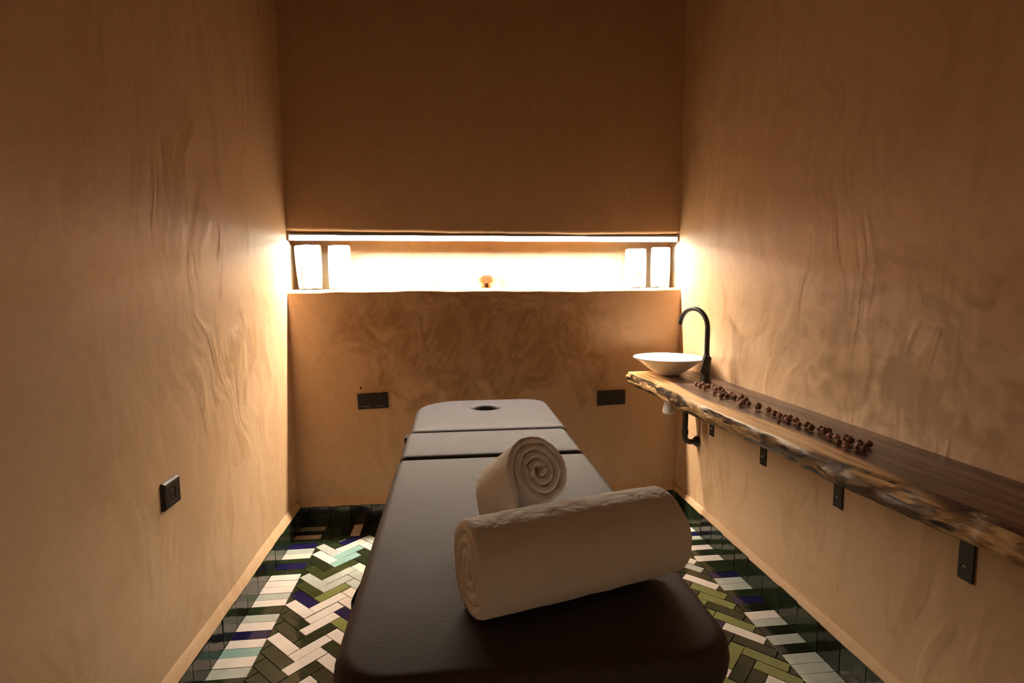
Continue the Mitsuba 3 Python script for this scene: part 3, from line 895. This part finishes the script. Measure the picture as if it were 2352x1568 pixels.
# ------------------------------------------------------------------ dried rosebuds along the shelf
BUDS = [(1.182, 2.469, 0.012, 0), (1.178, 2.422, 0.0134, 0), (1.215, 2.469, 0.0109, 0), (1.175, 2.364, 0.0133, 0), (1.221, 2.42, 0.0114, 1), (1.233, 2.387, 0.0118, 1), (1.2111, 2.3274, 0.013, 0), (1.169, 2.257, 0.0117, 0), (1.2369, 2.3356, 0.0121, 1), (1.226, 2.287, 0.0106, 1), (1.16, 2.177, 0.0128, 1), (1.2028, 2.2259, 0.0121, 1), (1.1895, 2.1812, 0.0115, 1), (1.2172, 2.2031, 0.0129, 0), (1.2115, 2.1698, 0.0114, 0), (1.2008, 2.1407, 0.0119, 1), (1.2172, 2.1223, 0.0109, 1), (1.234, 2.141, 0.0117, 1), (1.23, 2.099, 0.0111, 1), (1.194, 2.069, 0.0113, 0), (1.1878, 2.0426, 0.0128, 1), (1.1942, 2.0174, 0.0113, 1), (1.157, 2.015, 0.012, 0), (1.19, 1.944, 0.0165, 1), (1.202, 1.894, 0.0134, 0), (1.194, 1.842, 0.0127, 1), (1.1911, 1.8064, 0.0121, 0), (1.1983, 1.7822, 0.0113, 1), (1.2216, 1.7884, 0.011, 0), (1.1857, 1.7495, 0.0134, 0), (1.2063, 1.7315, 0.012, 0), (1.1849, 1.6861, 0.0108, 1), (1.2031, 1.6689, 0.0124, 1), (1.193, 1.634, 0.0128, 1), (1.2118, 1.6127, 0.0123, 1), (1.2058, 1.584, 0.0133, 1), (1.2294, 1.5944, 0.0106, 1), (1.19, 1.538, 0.0121, 0), (1.1926, 1.5105, 0.0119, 0), (1.169, 1.472, 0.0107, 1), (1.2172, 1.5013, 0.0124, 1), (1.2101, 1.4747, 0.0131, 1), (1.158, 1.427, 0.0123, 0), (1.2186, 1.4497, 0.0113, 1), (1.1915, 1.4188, 0.013, 0), (1.1865, 1.3922, 0.012, 1), (1.2396, 1.4359, 0.012, 1), (1.149, 1.747, 0.006, 1)]


def bud_meshes(seed):
    """A dried rosebud lying along +x: wrinkled, overlapping petals, dry sepals and a stub of stem."""
    r = rng_of(seed)
    s = trimesh.creation.icosphere(subdivisions=3, radius=1.0)
    v = s.vertices.copy()
    t = np.arctan2(v[:, 2], v[:, 1])
    along = v[:, 0]
    ridge = np.abs(((t / (2 * PI) * 5 + along * 0.9 + r.random()) % 1.0) - 0.5) * 2
    wr = meshkit.fbm(v * 3.1 + seed * 1.7, 3, seed) - 0.5
    rad = 0.80 + 0.24 * ridge + 0.42 * wr
    nose = np.where(along > 0, 1 - 0.35 * along ** 2, 1.0)
    open_ = np.where(along > 0.75, -0.35 * (along - 0.75) * 4, 0)
    p = np.stack([along * 1.12 + open_ * 0.5, v[:, 1] * rad * nose, v[:, 2] * rad * nose], 1)
    petals = trimesh.Trimesh(p, s.faces, process=False)
    sep = []
    for i in range(5):
        a = i * 2 * PI / 5 + r.random() * 0.5
        d = np.array([0, math.cos(a), math.sin(a)])
        tip = np.array([-0.15 + 0.5 * r.random(), 0, 0]) + d * (1.0 + 0.35 * r.random())
        sep.append(hull([((-0.95, 0, 0), 0.17), (np.array([-0.65, 0, 0]) + d * 0.62, 0.13), (tip, 0.04)], 1))
    sep.append(hull([((-0.85, 0, 0), 0.36), ((-1.22, 0, 0), 0.20)], 1))
    st = r.random() * 0.9
    sep.append(hull([((-1.2, 0, 0), 0.10), ((-1.45 - st, 0.25 * r.normal(), 0.15), 0.06)], 1))
    return petals, trimesh.util.concatenate(sep)


variants = []
for i in range(6):
    pm, sm = bud_meshes(100 + i)
    low = min(pm.vertices[:, 2].min(), sm.vertices[:, 2].min())
    variants.append((mikit.ply(pm, "petal_pink", smooth=40), mikit.ply(pm, "petal_brown", smooth=40), mikit.ply(sm, "sepal_dry", smooth=40), low))
br = rng_of(77)
for i, (x, y, size, dark) in enumerate(BUDS):
    size *= 0.88
    if size > 0.014:
        k = thing("dried_rosebud", "largest dark dried rosebud, lying alone in a gap of the line on the shelf", "rosebud", "dried rosebuds on the shelf")
    elif size < 0.0055:
        k = thing("dried_rosebud", "tiny dried rosebud lying nearer the front edge than the line on the shelf", "rosebud", "dried rosebuds on the shelf")
    else:
        k = thing("dried_rosebud", "dried rosebud in the line strewn along the wooden shelf", "rosebud", "dried rosebuds on the shelf")
    va = variants[br.integers(6)]
    tw_, ti = br.uniform(0, 360), br.uniform(-12, 12)
    low = va[3] * size * 0.97
    M = T().translate([x, y, ZS1 - low + 0.0004]).rotate([0, 0, 1], tw_).scale(size)
    part(k, "petals", {**va[1 if dark else 0], "to_world": M}, None)
    part(k, "sepals", {**va[2], "to_world": M}, None)
